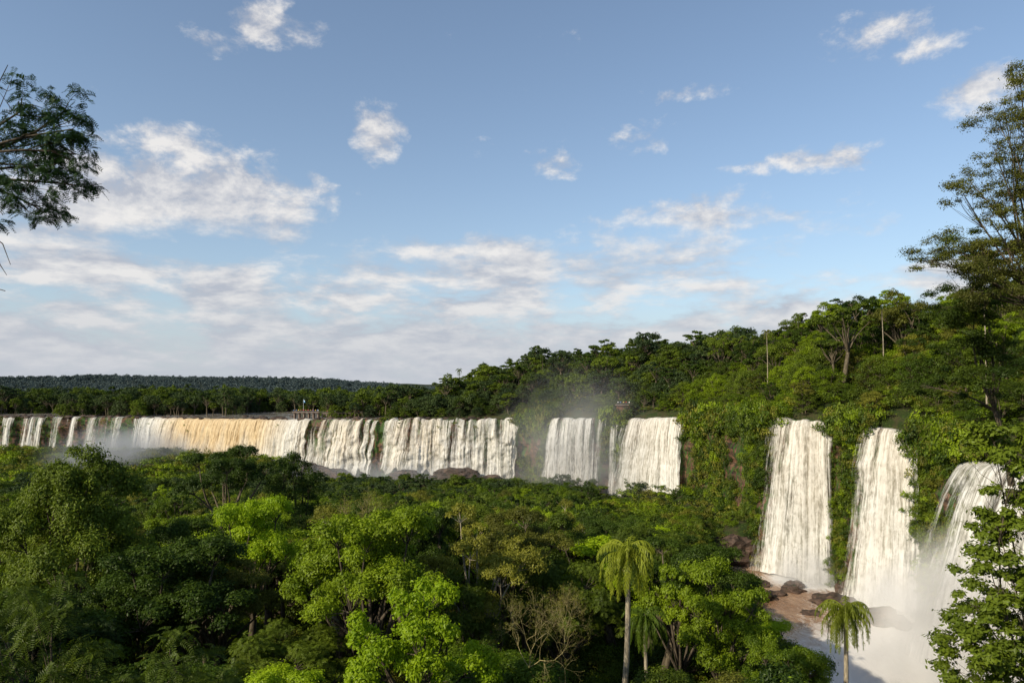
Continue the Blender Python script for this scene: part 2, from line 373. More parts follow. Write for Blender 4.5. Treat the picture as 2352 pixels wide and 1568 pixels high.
n=t.noise(t.map(pos,(.5,1.2,1)),.4,6,.65); c=t.mix(t.sm(n,.5,.64),(.16,.13,.09),(.7,.7,.68)); p=principled(t,c,.15,.5); bp=t.n('ShaderNodeBump'); bp.inputs['Strength'].default_value=.4; t.l(n,bp.inputs['Height']); t.l(bp.outputs[0],p.inputs['Normal']); t.l(p.outputs[0],o.inputs[0])
S2=np.arange(arc_of(-430,478),arc_of(4,386),4.); l2=lip_at(S2); A=np.stack([l2[:,0],l2[:,1]+2.5,l2[:,2]+.05],1); B=np.stack([l2[:,0]-8,l2[:,1]+130,l2[:,2]+.6],1)
k=np.arange(len(S2)-1); obj('upper_river',mesh('upper_river',np.concatenate([A,B]),np.stack([k,k+1,k+1+len(S2),k+len(S2)],1),[m]),kind='structure')

# ---------------------------------------------------------------- waterfalls
def watermat():
    m,t,o=newmat('falling_water'); uv=t.n('ShaderNodeUVMap').outputs[0]
    a=t.noise(t.map(uv,(.45,.022,1)),1.,5,.6,.1); b=t.noise(t.map(uv,(1.9,.055,1),(7,3,0)),1.,6,.66); c3=t.noise(t.map(uv,(.18,.010,1),(3,9,0)),1,2)
    pf=t.noise(t.map(uv,(1.0,.38,1)),1,9,.78,.5); fine=t.noise(t.map(uv,(4.5,.35,1),(1,2,0)),1,5,.7)
    th=t.attr('thick'); gold=t.attr('gold')
    mixn=t.m('ADD',t.m('MULTIPLY',a,.85),t.m('ADD',t.m('MULTIPLY',b,.85),t.m('ADD',t.m('MULTIPLY',c3,.3),t.m('ADD',t.m('MULTIPLY',fine,.4),t.m('MULTIPLY',pf,.4)))))
    mixn=t.m('SUBTRACT',mixn,.90)
    al=t.sm(t.m('ADD',mixn,t.m('SUBTRACT',th,1.)),-.24,.26)
    sh=t.m('ADD',t.m('MULTIPLY',b,.33),t.m('ADD',t.m('MULTIPLY',a,.20),t.m('ADD',t.m('MULTIPLY',pf,.30),t.m('MULTIPLY',fine,.17))))
    white=t.mix(t.sm(sh,.42,.56),(.45,.425,.35),(.95,.925,.86))
    gc=t.mix(t.sm(sh,.41,.57),(.46,.27,.10),(.92,.69,.36))
    col=t.mix(gold,white,gc)
    d=t.n('ShaderNodeBsdfDiffuse'); t.l(col,d.inputs[0]); tr=t.n('ShaderNodeBsdfTranslucent'); t.l(col,tr.inputs[0])
    bp=t.n('ShaderNodeBump'); bp.inputs['Strength'].default_value=.6; bp.inputs['Distance'].default_value=.6; t.l(sh,bp.inputs['Height']); t.l(bp.outputs[0],d.inputs['Normal'])
    ms=t.n('ShaderNodeMixShader'); ms.inputs[0].default_value=.3; t.l(d.outputs[0],ms.inputs[1]); t.l(tr.outputs[0],ms.inputs[2])
    tp=t.n('ShaderNodeBsdfTransparent'); m2=t.n('ShaderNodeMixShader'); t.l(al,m2.inputs[0]); t.l(tp.outputs[0],m2.inputs[1]); t.l(ms.outputs[0],m2.inputs[2])
    t.l(m2.outputs[0],o.inputs[0]); return m
WATER=watermat(); FALLS=[]
def fall(a,b,zb,label,thick=.62,gold=0.,v=1.3,spread=0.,seed=0,steps=0.,gap=.6,edge=3.2):
    sa,sb=arc_of(*a),arc_of(*b); FALLS.append((min(sa,sb),max(sa,sb)))
    wd=abs(sb-sa); nu=max(16,int(wd/.4)); nv=90; S=np.linspace(sa,sb,nu); L=lip_at(S); N=lip_n(S)
    kk=min(9,nu//2*2-1); K=np.ones(kk)/kk; N=norm(np.stack([np.convolve(np.pad(N[:,k],kk//2,'edge'),K,'valid') for k in range(2)],1))
    T=np.stack([-N[:,1],N[:,0]],1); cen=(S-(sa+sb)/2)/(wd/2)
    V=[];U=[];TH=[];GO=[]
    lipn=(fbm(np.stack([S/3.5,S*0,S*0+seed],1),11)-.5)*(3.2 if steps>.5 else 1.8)
    basen=(fbm(np.stack([S/5,S*0+4,S*0+seed],1),12)-.35)*11*min(1,steps)
    for k in range(nv):
        t=(k-4)/(nv-5)
        if t<0: off=np.full(nu,t*60.+.3); z=L[:,2]+.2+lipn*.9; drop=np.zeros(nu)
        else:
            h=L[:,2]-zb-basen; drop=h*t**1.1
            stp=0 if not steps else steps*(fbm(np.stack([S/9,drop/6,S*0+seed],1),3)-.2)*np.minimum(1,t*3)*5
            off=.3+v*np.sqrt(2*drop/9.8)+1.*np.minimum(1,t*30)+stp+t**3*2; z=L[:,2]+.2-drop+lipn*.9*(1-t)
            off=np.maximum(off,coff(S,L[:,2]-drop,drop/(L[:,2]+3))+.5)
        tp=max(0,t)
        rope=fbm(np.stack([S/1.1,drop/20,S*0+seed],1),21,3)*(1.5*min(1,tp*4)+.1)+fbm(np.stack([S/5,drop/30,S*0+seed],1),5,2)*3*tp
        off=off+rope; sh=cen*spread*tp**1.1
        V.append(np.stack([L[:,0]+N[:,0]*off+T[:,0]*sh,L[:,1]+N[:,1]*off+T[:,1]*sh,z],1))
        U.append(np.stack([S+seed*31,drop],1))
        ed=np.minimum(1,(1-np.abs(cen))*wd/2/min(edge,wd*.35)); big=fbm(np.stack([S/2.6,drop/60,S*0+seed],1),31,3)
        TH.append(thick+ (ed-1)*.62*(.35+.65*min(1,tp*3))+(big-.5)*gap*(1-.4*tp)+.12*tp**2); GO.append(gold*np.clip(1.3-drop/26+(fbm(np.stack([S/6,drop/14,S*0],1),2)-.5)*1.2,0,1)*np.clip((1-np.abs(cen))*2.2,0,1)*.8)
    V=np.array(V).reshape(-1,3); i,j=np.meshgrid(np.arange(nu-1),np.arange(nv-1)); q=(j*nu+i).ravel()
    me=mesh('waterfall',V,np.stack([q,q+nu,q+nu+1,q+1],1),[WATER],True,attrs={'thick':np.concatenate(TH),'gold':np.concatenate(GO)},uv=np.array(U).reshape(-1,2))
    obj('waterfall',me,label=label,category='waterfall',group='waterfalls along the cliff')
thin='thin white waterfall over a brown basalt cliff'
fall((-356,480),(-348,480),14,thin,.62,seed=1); fall((-343,480),(-326,480),14,thin,.62,seed=2,gap=.9); fall((-322,480),(-315,480),14,thin,.52,seed=3); fall((-311,480),(-301,479),14,thin,.60,seed=4,gap=.9)
fall((-298,479),(-264,473),14,'trickling threads of water on a brown cliff',.33,seed=14,gap=.8)
fall((-260,472),(-243,469),10,'narrow white waterfall rising with spray at its base',.64,seed=5,gap=.8)
fall((-244,468.5),(-131,419.5),6,'wide golden brown waterfall curtain turning white below',.80,gold=1.,seed=6,v=1.9,steps=.3,gap=.5)
fall((-136,421),(-76,400.5),7,'white waterfall streaming down mossy rock steps',.56,gold=.3,seed=7,steps=1.3,gap=1.25)
fall((-73,398.5),(-33,390.5),8,'broad white waterfall with mossy gaps',.62,gold=.3,seed=8,steps=1.2,gap=1.1)
fall((-36,390.7),(-12,388),8,'white waterfall streaked with green moss',.53,gold=.1,seed=9,steps=1.1,gap=1.25)
fall((-16,388.4),(6,385),3,'white waterfall breaking over lower rocks',.62,gold=.1,seed=10,steps=1.5,gap=1.1)
fall((20.3,353),(47.5,339),4,'veil of white water over a mossy cliff',.56,seed=11,steps=.3,gap=.9)
fall((48,338.7),(54,336),4,'thin thread of water beside a mossy cliff',.60,seed=12)
fall((55.5,334.5),(80.5,308),1,'full white waterfall beside green trees',.72,gold=.15,seed=13,spread=4,steps=.4,gap=.7,edge=5)
fall((86,224.5),(101,211.8),-.5,'tall white waterfall dropping into a brown pool',.74,gold=.2,seed=15,spread=3.,v=1.2,gap=.75,steps=.25,edge=4.5)
fall((100.4,194.5),(110,183.5),-.5,'tall narrow waterfall on a vine covered cliff',.76,gold=.2,seed=16,spread=4.5,v=1.1,gap=.7,steps=.25,edge=4.)
fall((104,154.5),(110,133),-.5,'huge white waterfall dissolving into spray',.68,seed=17,spread=3,v=3.5,gap=.85,edge=6)
def infall(s,pad=1.):
    r=np.zeros(len(s),bool)
    for a,b in FALLS: r|=(s>a-pad)&(s<b+pad)
    return r

# ---------------------------------------------------------------- tree kinds
near=[variant(make_tree('broad',1,12,4.4,.085,42000),'broadleaf',BARK,F_FRESH),variant(make_tree('broad',2,11,4.6,.10,32000),'broadleaf',BARK,F_DEEP),
 variant(make_tree('umbrella',3,12,5.2,.075,42000),'umbrella',BARK_HILL,F_DEEP),variant(make_tree('tall',4,13,4.,.085,38000),'tall',BARK,F_MID),
 variant(make_tree('broad',5,12,4.6,.07,100000,True,5),'feathery',BARK,F_DEEP),variant(make_tree('umbrella',6,11,4.6,.08,22000),'open',BARK_PALE,F_OLIVE),
 variant(make_tree('broad',8,12,4.2,.11,25000),'broadleaf',BARK,F_FRESH),variant(make_tree('low',9,8,3.8,.09,36000),'bushy',BARK,F_DEEP)]
bigleft=variant(make_tree('low',19,12,5.4,.10,120000),'great_tree',BARK,F_MID)
ST=['broad','umbrella','broad','tall','low','broad','umbrella','low']
midd=[make_tree(ST[k],300+k,8.5 if ST[k]=='low' else 13,4.8,.16,9000,True) for k in range(8)]
midv=[variant(midd[k],'hill_tree',BARK_HILL,F_MID) for k in range(8)]
fard=[make_tree(ST[k],100+k,8.5 if ST[k]=='low' else 12,4.8,.30,2600,False) for k in range(8)]
MM=[F_MID,F_DEEP,F_FRESH,F_OLIVE,F_MID,F_DEEP,F_MID,F_FRESH]
FM=[F_MID,F_FAR,F_MID,F_FAR,F_MID,F_FAR,F_DEEP,F_FAR]
fp=make_palm(5,13,3,16,10,.10)
forest=Stuff('forest',[(midd[k],MM[k],BARK_HILL,1) for k in range(8)]+[(fard[k],FM[k],BARK_HILL,1) for k in range(8)]+[(fp,F_MID,BARK_HILL,1)],label='dense subtropical forest on plateau and slopes',category='forest')
forH=[d['H'] for d in midd]+[d['H'] for d in fard]
G=lambda x,y: float(height(np.array([[x,y]]))[0][0])
def put(d,x,y,topz,label,fm=None,rot=0.,wid=None,cat='tree',name='tree'):
    g=G(x,y); s=(wid/d['R']) if wid else (topz-g)/d['H']
    z=topz-d['H']*s; z=min(z,g) if z<g else g; sz=(topz-z)/(d['H']*s)
    if sz>1.45: sz=1.45; z=topz-d['H']*s*sz
    place(d,(x,y,z),s,rot,label,cat,name,fm,None,sz)
put(bigleft,-29.8,47,55.5,'large dense green tree with a rounded crown',F_MID,1,4.9)
put(near[2],-37,84,52.2,'flat crowned tree on the wooded slope',F_DEEP,2,6.4)
put(near[3],-29,92,51.,'dense green tree on the wooded slope',F_DEEP,.4,4.2)
put(near[0],-18.2,48,52.0,'bright lime green tree with spreading layered crown',F_LIME,.7,3.8)
put(near[0],-7.5,37,53.2,'yellow green leafy tree with an irregular crown',F_FRESH,.3,4.4)
put(near[6],-4.6,27,52.3,'fresh green broadleaf tree in full sun',F_LIME,2.3,2.8)
put(near[5],-1.4,42,52.4,'open olive green tree with pale twigs',F_OLIVE,1.3,3.8)
put(near[5],4.6,72,47.6,'sparse olive tree with pale forked trunk',F_OLIVE,0,3.8)
put(near[1],12.5,40,49.6,'dark green leafy tree beside the gorge',F_FRESH,4,3.0)
put(near[0],13.2,34,47.2,'green leafy tree on the gorge edge',F_FRESH,5,2.4)
dead=variant(bare(3,7,2500,.06),'dry_shrub',TWIG,F_OLIVE)
put(dead,.7,28,51.9,'pale tangled dry shrub with few leaves',None,0,2.4,'shrub','dry_shrub')
put(dead,2.3,30,51.4,'pale twiggy dry shrub with few leaves',None,2,1.9,'shrub','dry_shrub')
put(dead,-9.,41,54.,'pale twiggy shrub with a few leaves',None,1,2.4,'shrub','dry_shrub')
F_PALM=foliage('foliage_palm',(.07,.095,.010),(.27,.31,.025),.33)
pm=variant(make_palm(11,10,2.15,36,44,.022,.10),'palm',BARK_PALE,F_PALM)
def putpalm(d,x,y,z,label,fm,s,rot=0.):
    g=z-d['H']*s; place(d,(x,y,g),s,rot,label,'palm tree','palm_tree',fm)
putpalm(pm,4.5,33,51.3,'slender queen palm with drooping yellow green fronds',F_PALM,1.1); putpalm(pm,18.4,40,46.1,'queen palm with drooping green fronds beside the gorge',F_PALM,1.15)
putpalm(pm,7.5,36,47.0,'short palm with dark hanging fronds',F_DEEP,.85,2.)
pp=variant(make_palm(12,20,3,18,20,.06),'tall_palm',BARK_PALE,F_OLIVE)
for (x,y,z) in ((105,151,79),(98,262,80),(117,215,83)): putpalm(pp,x,y,z,'tall palm rising above the hillside forest',F_OLIVE,1.1)
# spur forest
def scatter(x0,x1,y0,y1,sp):
    xs=np.arange(x0,x1,sp); ys=np.arange(y0,y1,sp); X,Y=np.meshgrid(xs,ys); return np.stack([X.ravel(),Y.ravel()],1)+rng.uniform(-.48,.48,(X.size,2))*sp
P=scatter(-240,95,13,345,5.3); hh,ins,dd,arc=height(P); xr=np.interp(P[:,1],XRY,XRX); xl=np.interp(P[:,1],XLY,XLX)
ok=(~ins)&(P[:,0]<np.where(P[:,1]>262,300,xr))&((P[:,0]>xl-12)|(P[:,1]>100))&(np.abs(P[:,0])<.80*P[:,1]+6)&(dd>14)&(hh>3)
P=P[ok];hh=hh[ok]; order=np.argsort(P[:,1]); P=P[order];hh=hh[order]
keyp=np.array([(-29.8,47),(-37,84),(-29,92),(-18.2,48),(-7.5,37),(-4.6,27),(-1.4,42),(12.5,40),(13.2,34),(5.,33),(19.1,40),(.7,28),(2.6,30),(4.6,72)])
keyr=np.array([6,5,4,4.4,4,3,3,3,3,3,3,3,3,3])
labs={0:'leafy green tree on the wooded slope',1:'dark green broadleaf tree on the wooded slope',2:'flat topped tree on the wooded slope',3:'tall narrow tree on the wooded slope',4:'feathery leaved tree on the wooded slope',5:'thin crowned olive tree on the wooded slope',6:'large leaved green tree on the wooded slope',7:'low bushy tree on the wooded slope'}
cnt=0
for (x,y),g in zip(P,hh):
    if np.any(np.hypot(*(keyp-(x,y)).T)<keyr): continue
    u=x/y
    if -.02<u<.20 and y<31: continue
    if .09<u<.19 and y<40: continue
    if y<70 and rng.random()<.24: continue
    top=np.interp(y,[12,20,30,45,60,100,150,200,260,345],[48.,49.2,50.,49.2,47.8,41.5,33.,25.5,18.5,12.5])+rng.normal()*1.8
    ku=np.interp(u,[-.8,-.66,-.5,-.3,-.1,.1,.17,.23,.29,.35,.40,.44,.8],[.31,.27,.21,.182,.170,.172,.20,.24,.28,.32,.39,.48,.48])
    if u>.12 or y<150: top=min(top,60-ku*y+rng.normal()*1.*(u<.25))
    if y<33 and -.1<u<.2: top-=2.5
    Ht=min(top-g,17)
    if Ht<2.8: continue
    if cnt<170 and y<150:
        k=7 if Ht<7 else int(rng.choice(8,p=[.17,.18,.11,.13,.12,.07,.14,.08])); d=near[k]; fm=[F_FRESH,F_DEEP,F_DEEP,F_MID,F_MID,F_OLIVE,F_FRESH,F_MID][k]
        r_=rng.random()
        if r_<.10: fm=F_OLIVE
        elif r_<.19: fm=F_LIME
        elif r_<.38: fm=F_DEEP
        if u<-.45 and y<60: fm=F_DEEP
        s=rng.uniform(.6,1.1) if y<60 else rng.uniform(.75,1.3)
        place(d,(x,y,g),s,rng.uniform(0,6.3),labs[k],'tree','tree',fm,'trees on the wooded slope',Ht/(d['H']*s)); cnt+=1
    else:
        k=int(rng.integers(8)) 
        if Ht<7: k=int(rng.choice([4,7]))
        if y>=260: k+=8
        s=rng.uniform(.65,1.2); forest.add((x,y,g),s,rng.uniform(0,6.3),k,Ht/(forH[k]*s))
print('spur individuals',cnt)
# right hill forest
P=scatter(-75,330,60,540,5.8); hh,ins,dd,arc=height(P); lx=lip_at(arc)
ok=ins&(dd>3.)&(dd<125)&(P[:,0]<.83*P[:,1]+5)&(lx[:,0]>-78); P=P[ok];hh=hh[ok];dd=dd[ok]; fs=infall(arc[ok],0)
order=np.argsort(np.hypot(P[:,0],P[:,1])); c2=0
hl=['rounded green tree on the forested hill','layered flat crowned tree on the forested hill','bushy green tree on the forested hill','tall slim tree on the forested hill','low leafy tree at the cliff edge','dense leafy tree on the forested hill','spreading tree with pale trunk on the forested hill','low bushy tree at the cliff edge']
for q in order:
    x,y=P[q]; g=hh[q]; em=rng.random()<.22; s=rng.uniform(.75,1.35)*(1.35 if em else 1); k=int(rng.choice(8,p=[.18,.09,.17,.13,.1,.17,.06,.1])); Hs=1. if s<1.3 else .95
    if em: k=int(rng.choice([1,6,0,2,5])); Hs=1.05
    if y<235: s*=1.15
    if dd[q]<13:
        k=int(rng.choice([4,7,4,7,2])); s=rng.uniform(.55,1.05); Hs=.9
        if fs[q] and dd[q]<7: continue
    elif dd[q]<34 and rng.random()<.7: k=int(rng.choice([4,7])); s=rng.uniform(.9,1.5); Hs=1.1
    if x<5: Hs*=.88
    if c2<108 and x/y<.79:
        fm=[F_MID,F_MID,F_DEEP,F_FRESH,F_OLIVE,F_FRESH][int(rng.integers(6))]
        place(midv[k],(x,y,g-.5),s,rng.uniform(0,6.3),hl[k],'tree','tree',fm,'trees on the forested hill',Hs); c2+=1
    else:
        if rng.random()<.005: forest.add((x,y,g),1.1,0,16,1.4)
        forest.add((x,y,g-.5),s,rng.uniform(0,6.3),k if y<330 else k+8,Hs)
# left plateau forest
P=scatter(-640,-60,415,700,6.2); hh,ins,dd,arc=height(P); nz=fbm(np.stack([P[:,0]/45,P[:,1]/30,P[:,0]*0],1),77)
ok=ins&(dd>16+50*sst(.35,.6,nz))&(P[:,0]>-.9*P[:,1])&((P[:,0]<-95)|(dd>12))&~((P[:,0]>-205)&(P[:,0]<-125)&(dd<95)); P=P[ok];hh=hh[ok]
for (x,y),g in zip(P,hh): forest.add((x,y,g-1),rng.uniform(.8,1.35)*(1.25 if rng.random()<.15 else 1),rng.uniform(0,6.3),8+int(rng.choice(8,p=[.17,.08,.17,.1,.14,.17,.05,.12])),1.12)
forest.done()
# ridge
rts=[make_tree('broad',400+k,14,7,1.1,260,False) for k in range(3)]
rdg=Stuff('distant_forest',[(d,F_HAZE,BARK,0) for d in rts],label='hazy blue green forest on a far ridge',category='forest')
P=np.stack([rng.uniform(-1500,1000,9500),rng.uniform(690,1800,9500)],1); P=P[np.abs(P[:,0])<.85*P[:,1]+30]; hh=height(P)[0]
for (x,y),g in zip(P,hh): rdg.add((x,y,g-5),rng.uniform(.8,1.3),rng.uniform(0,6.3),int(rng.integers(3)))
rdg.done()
# undergrowth
def bush(seed,n,leaf,k=8):
    r=np.random.default_rng(seed); cl=[(np.array([r.normal()*.6,r.normal()*.6,r.uniform(.1,.8)]),r.uniform(.25,.55)) for _ in range(k)]
    V,F,t=clump_leaves(cl,n,leaf,r); return dict(V=V,F=F,t=t)
bn=[bush(k,1500,.05) for k in range(5)]; bm=[bush(20+k,600,.085) for k in range(5)]; bf=[bush(40+k,260,.13) for k in range(5)]
BMAT=[F_MID,F_FRESH,F_DEEP,F_OLIVE,F_MID]
def bushkinds(): return [(b[k],BMAT[k],BARK,0) for b in (bn,bm,bf) for k in range(5)]
under=Stuff('undergrowth',bushkinds(),label='tangled green undergrowth of shrubs and ferns',category='undergrowth')
def addb(x,y,g,s):
    D=math.hypot(x,y); b=0 if D<70 else (5 if D<260 else 10); under.add((x,y,g),s,rng.uniform(0,6.3),b+int(rng.integers(5)),rng.uniform(.8,1.3))
P=scatter(-60,40,7,75,1.9); hh,ins,dd,_=height(P); ok=(~ins)&(hh>2)&(np.abs(P[:,0])<.8*P[:,1]+3)
for (x,y),g in zip(P[ok],hh[ok]): addb(x,y,g,rng.uniform(1.,1.9)*(1 if y>12 else .6))
P=scatter(-240,110,75,375,3.6); hh,ins,dd,_=height(P); ok=(~ins)&(hh>.6)&(dd>3)
for (x,y),g in zip(P[ok],hh[ok]): addb(x,y,g,rng.uniform(1.6,3.2))
P=scatter(-420,-120,250,480,5.); hh,ins,dd,_=height(P); ok=(~ins)&(hh>3)&(dd>10)
for (x,y),g in zip(P[ok],hh[ok]): addb(x,y,g,rng.uniform(2.5,4.5))
P=scatter(-300,200,60,560,4.); hh,ins,dd,arc=height(P); ok=ins&(dd<60)&(dd>3)&(lip_at(arc)[:,0]>5)&~(infall(arc,0)&(dd<9))
for (x,y),g in zip(P[ok],hh[ok]): addb(x,y,g,rng.uniform(2.,4.))
under.done()
# cliff vegetation
cv=Stuff('cliff_vegetation',bushkinds(),label='vines and shrubs clinging to the cliff face',category='vegetation')
def cliffpt(s,t):
    ia=np.clip(int((s-s0)/1.2),0,nc-1); return VV[int(3+min(39,max(0,t*39))),ia]
sr0=arc_of(5,385); sr1=arc_of(64,75); sred0=arc_of(88,275); sred1=arc_of(86,240)
for _ in range(10000):
    s=rng.uniform(sr0,sr1); t=rng.random()**1.3
    if infall(np.array([s]),1.5 if t>.5 else -.9)[0]: continue
    nv_=fbm(np.array([[s/12,t*3,0]]),50)[0]
    lim=.66 if s>arc_of(85,226) else .585
    if sred0<s<sred1 and .12<t<.5: lim=.45
    if nv_>lim and t>.12: continue
    p=cliffpt(s,t); sc=rng.uniform(.8,2.4)*(1.2-.3*t)
    if t<.12: sc*=1.45
    cv.add(tuple(p+np.array([0,0,-.4*sc])),sc,rng.uniform(0,6.3),(5 if p[1]<270 else 10)+int(rng.integers(5)),rng.uniform(1.,2.4))
for _ in range(1200):
    s=rng.uniform(s0,sr0); t=rng.random()**2.5*.9
    f=infall(np.array([s]),0)[0]
    if f and (rng.random()<.5 or t<.06): continue
    p=cliffpt(s,t); sc=rng.uniform(.6,1.7); cv.add(tuple(p+np.array([0,-.3-(1.2 if f else 0),-.3*sc])),sc,rng.uniform(0,6.3),10+int(rng.integers(5)),1.)
cv.done()

# ---------------------------------------------------------------- special near trees
def custom(label,base,fork,clumps,R,n,leaf,fm,bk,seed,rt,pinnate=0,flat=.7,extra=(),ns=8):
    r=np.random.default_rng(seed); tr=[tube(curve(base,fork,r,.04,7,0),np.linspace(rt,rt*.6,7),8)]; cl=[]; base=np.array(base,float)
    for c in clumps:
        c=np.array(c,float); br=curve(fork,c,r,.1,7,.04); tr.append(tube(br,np.linspace(rt*.4,rt*.1,7),5))
        Rc=R*r.uniform(.75,1.3)
        for j in range(ns):
            d=norm(r.normal(size=3)); c2=c+d*Rc*np.array([1,1,flat])*r.uniform(.4,1.15); cl.append((c2,Rc*r.uniform(.18,.42)))
            tr.append(tube(curve(br[r.integers(4,7)],c2,r,.15,4,0),np.linspace(rt*.09,rt*.025,4),3))
    for pts,rad in extra: tr.append(tube(np.array(pts,float),np.linspace(rad,rad*.3,len(pts)),4))
    V,F,t=clump_leaves(cl,n,leaf,r,pinnate=pinnate,flat=flat,droop=.5,shell=.2 if pinnate else .3)
    e=bpy.data.objects.new('tree',None); COL.objects.link(e); e.location=base; e['label']=label; e['category']='tree'
    tv,tf=join(tr); obj('trunk',mesh('trunk',tv-base,tf,[bk],True),e); obj('crown',mesh('crown',V-base,F,[fm],False,fattrs={'tint':t}),e)
cl=[(-9.7,13,64.9),(-9.15,13,65.35),(-8.65,13.2,65.3),(-8.25,12.8,64.8),(-8.7,13,64.2),(-9.4,13,64.2),(-9.0,12.6,63.6),(-9.9,13,64.0),(-9.5,13.4,64.7),(-9.7,12.6,63.4),(-8.5,13.3,63.9),(-8.3,13,64.4),(-8.9,13,63.3)]
ex=[([(-11,13,63.5),(-10.2,13,65),(-9.8,13,65.7),(-9.6,13,66.1)],.025),([(-10.2,13,65),(-9.75,13,65.3),(-9.5,13,65.9)],.015),([(-9.8,13,65.7),(-9.6,13,65.6),(-9.4,13,65.7)],.01),([(-10.4,13,63.4),(-10,13,62.9),(-9.7,13,62.7),(-9.55,13,62.3)],.02),([(-9.9,13,62.8),(-9.75,13,62.3),(-9.62,13,62.1)],.015),([(-10.6,13,61.),(-10.,13,61.9),(-9.65,13,61.8)],.025)]
custom('dark feathery leaved tree branch overhanging the view',(-13.5,13,50),(-11.2,13,64),cl,.47,27000,.034,F_SHADE,BARK,31,.11,pinnate=6,flat=.8,extra=ex,ns=9)
cl=[(54.6,72,91.6),(53.4,74,89.6),(55.5,72,88),(51.6,72,87),(50.3,71,84.),(53.5,73,84),(47.6,72,80.2),(49.8,74,81.8),(53.8,72,80.6),(49.6,71,77.4),(44.2,72,73.2),(46.2,73,74.8),(48.2,71,72.8),(52.,72,75.4),(54.5,71,77),(55.8,73,85),(56,72,92),(50.4,73,69.8),(54,72,71.5),(48.5,72,70),(55,72,81),(54.5,73,74),(56,71,90),(55,74,94),(56.5,72,87),(53.5,72,69),(51.2,72,79.2),(50.2,73,74.6),(53.2,72,72.8),(56,72,83)]
F_LICH=foliage('foliage_lichened',(.030,.040,.010),(.17,.175,.028),.25)
custom('tall open crowned tree with spreading lichened limbs',(59.5,73,47),(56.5,72.5,68),cl,2.4,80000,.095,F_LICH,BARK_HILL,34,.38,flat=.8,ns=14)
cl=[(55,80,66),(52,82,64),(54.5,78,61),(57,82,69),(58,80,63),(50.5,84,60),(55,84,58),(56,80,73),(53,82,69.5),(54,80,75)]
custom('leafy green tree lit by sun at the gorge side',(60,82,48),(58,82,57),cl,2.8,70000,.11,F_MID,BARK,37,.4,flat=.8,ns=12)
cl=[(12.7,18,58.5),(13.4,18,58.2),(13.2,18,57.2),(12.8,18,56.3),(13.5,18,56.1),(12.6,18,55.2),(13.5,17.5,54.9),(12.2,18,54.2),(13.3,18,54),(12.1,17.5,53.2),(12.8,18,52.9),(11.8,18,52.2),(12.3,18.4,51.9),(11.4,17.6,51.4),(13.3,18,52.6),(13.8,18,54.6),(14,18,57.2),(12.9,18,51.4),(13.9,18,51.5),(13.9,18.5,53.3),(14.2,18,58.8)]
custom('broad leaved green tree leaning over the gorge',(15.5,18.5,42),(14.6,18.2,50.5),cl,.78,46000,.068,F_MID,BARK,35,.10,flat=.85,ns=12)
cl=[(-8.3,11,56.2),(-7.4,11,56.4),(-6.8,11,55.6),(-7.9,10.8,55.4),(-6.2,11,55.3),(-5.4,11,55.4),(-4.7,11.2,54.9),(-5.8,10.8,54.7),(-7,10.6,54.6),(-8.3,10.6,54.5)]
custom('dark shrubby tree with feathery fern like leaves',(-7,11.5,45),(-6.9,11.4,52.5),cl,.62,34000,.034,F_MID,BARK,41,.1,pinnate=8,flat=.7,ns=9)

# ---------------------------------------------------------------- boulders
def boulder(x,y,z,sx,sy,sz,seed,label='dark wet boulder at the foot of the falls'):
    bm_=bmesh.new(); bmesh.ops.create_icosphere(bm_,subdivisions=4,radius=1); V=np.array([v.co[:] for v in bm_.verts])
    n=fbm(V*1.6+seed*7,seed,5); n2=vnoise(V*2.6+seed,seed+3); k=.25+1.35*n+.22*np.round(n2*3)/3
    V2=V*k[:,None]*np.array([sx,sy,sz])
    for v,c in zip(bm_.verts,V2): v.co=c
    me=bpy.data.meshes.new('boulder'); bm_.to_mesh(me); bm_.free(); me.materials.append(BOULDER)
    obj('boulder',me,loc=(x,y,z),label=label,category='boulder',group='boulders below the falls')
for k,(x,y,z,a,b,c) in enumerate([(84,203,0,3,2,1.8),(82,199,0,3.2,2,1.2),(89,188,0,6,4,2.6),(93,174,.3,5.5,4,2.6),(97,170,0,3,2.5,2.2),(70,192,0,4,3,2.4),(76,196,0,2.4,1.8,.9),(79,180,0,2.5,2,.8),(75,232,2,9,6,7),(82,170,0,3,2.2,.9),(74,205,0,3,2,1.4),(98,198,1,4,3,4),
   (-118,398,9,10,5,5),(-60,380,9,8,4,4),(-30,376,10,12,5,5),(-100,385,8,8,5,5),(-10,372,7,7,4,4)]):
    boulder(x,y,z,a,b,c,k+1,'dark wet boulder at the foot of the falls' if y<260 else 'reddish brown rock outcrop under the falls')
bm_=bmesh.new(); bmesh.ops.create_icosphere(bm_,subdivisions=2,radius=1); RV=np.array([v.co[:] for v in bm_.verts]); RF=np.array([[v.index for v in f.verts] for f in bm_.faces]); bm_.free()
pv=[];off=0;pf=[]
for k in range(620):
    s=rng.uniform(s0,arc_of(4,386)); 
    if infall(np.array([s]),-.5)[0] and rng.random()<.7: continue
    L=lip_at(np.array([s]))[0]; N=lip_n(np.array([s]))[0]; d=rng.uniform(-9,1.5) if rng.random()<.7 else rng.uniform(-30,0); sz=rng.uniform(.5,1.9)
    v=RV*(.6+.8*fbm(RV*1.5+k,k,3))[:,None]*np.array([sz*1.4,sz,sz*.7])+np.array([L[0]+N[0]*d,L[1]+N[1]*d,L[2]+.3]); pv.append(v); pf.append(RF+off); off+=len(v)
obj('river_rocks',mesh('river_rocks',np.concatenate(pv),np.concatenate(pf),[BOULDER]),kind='stuff',label='brown rocks scattered along the brink of the falls',category='rocks')

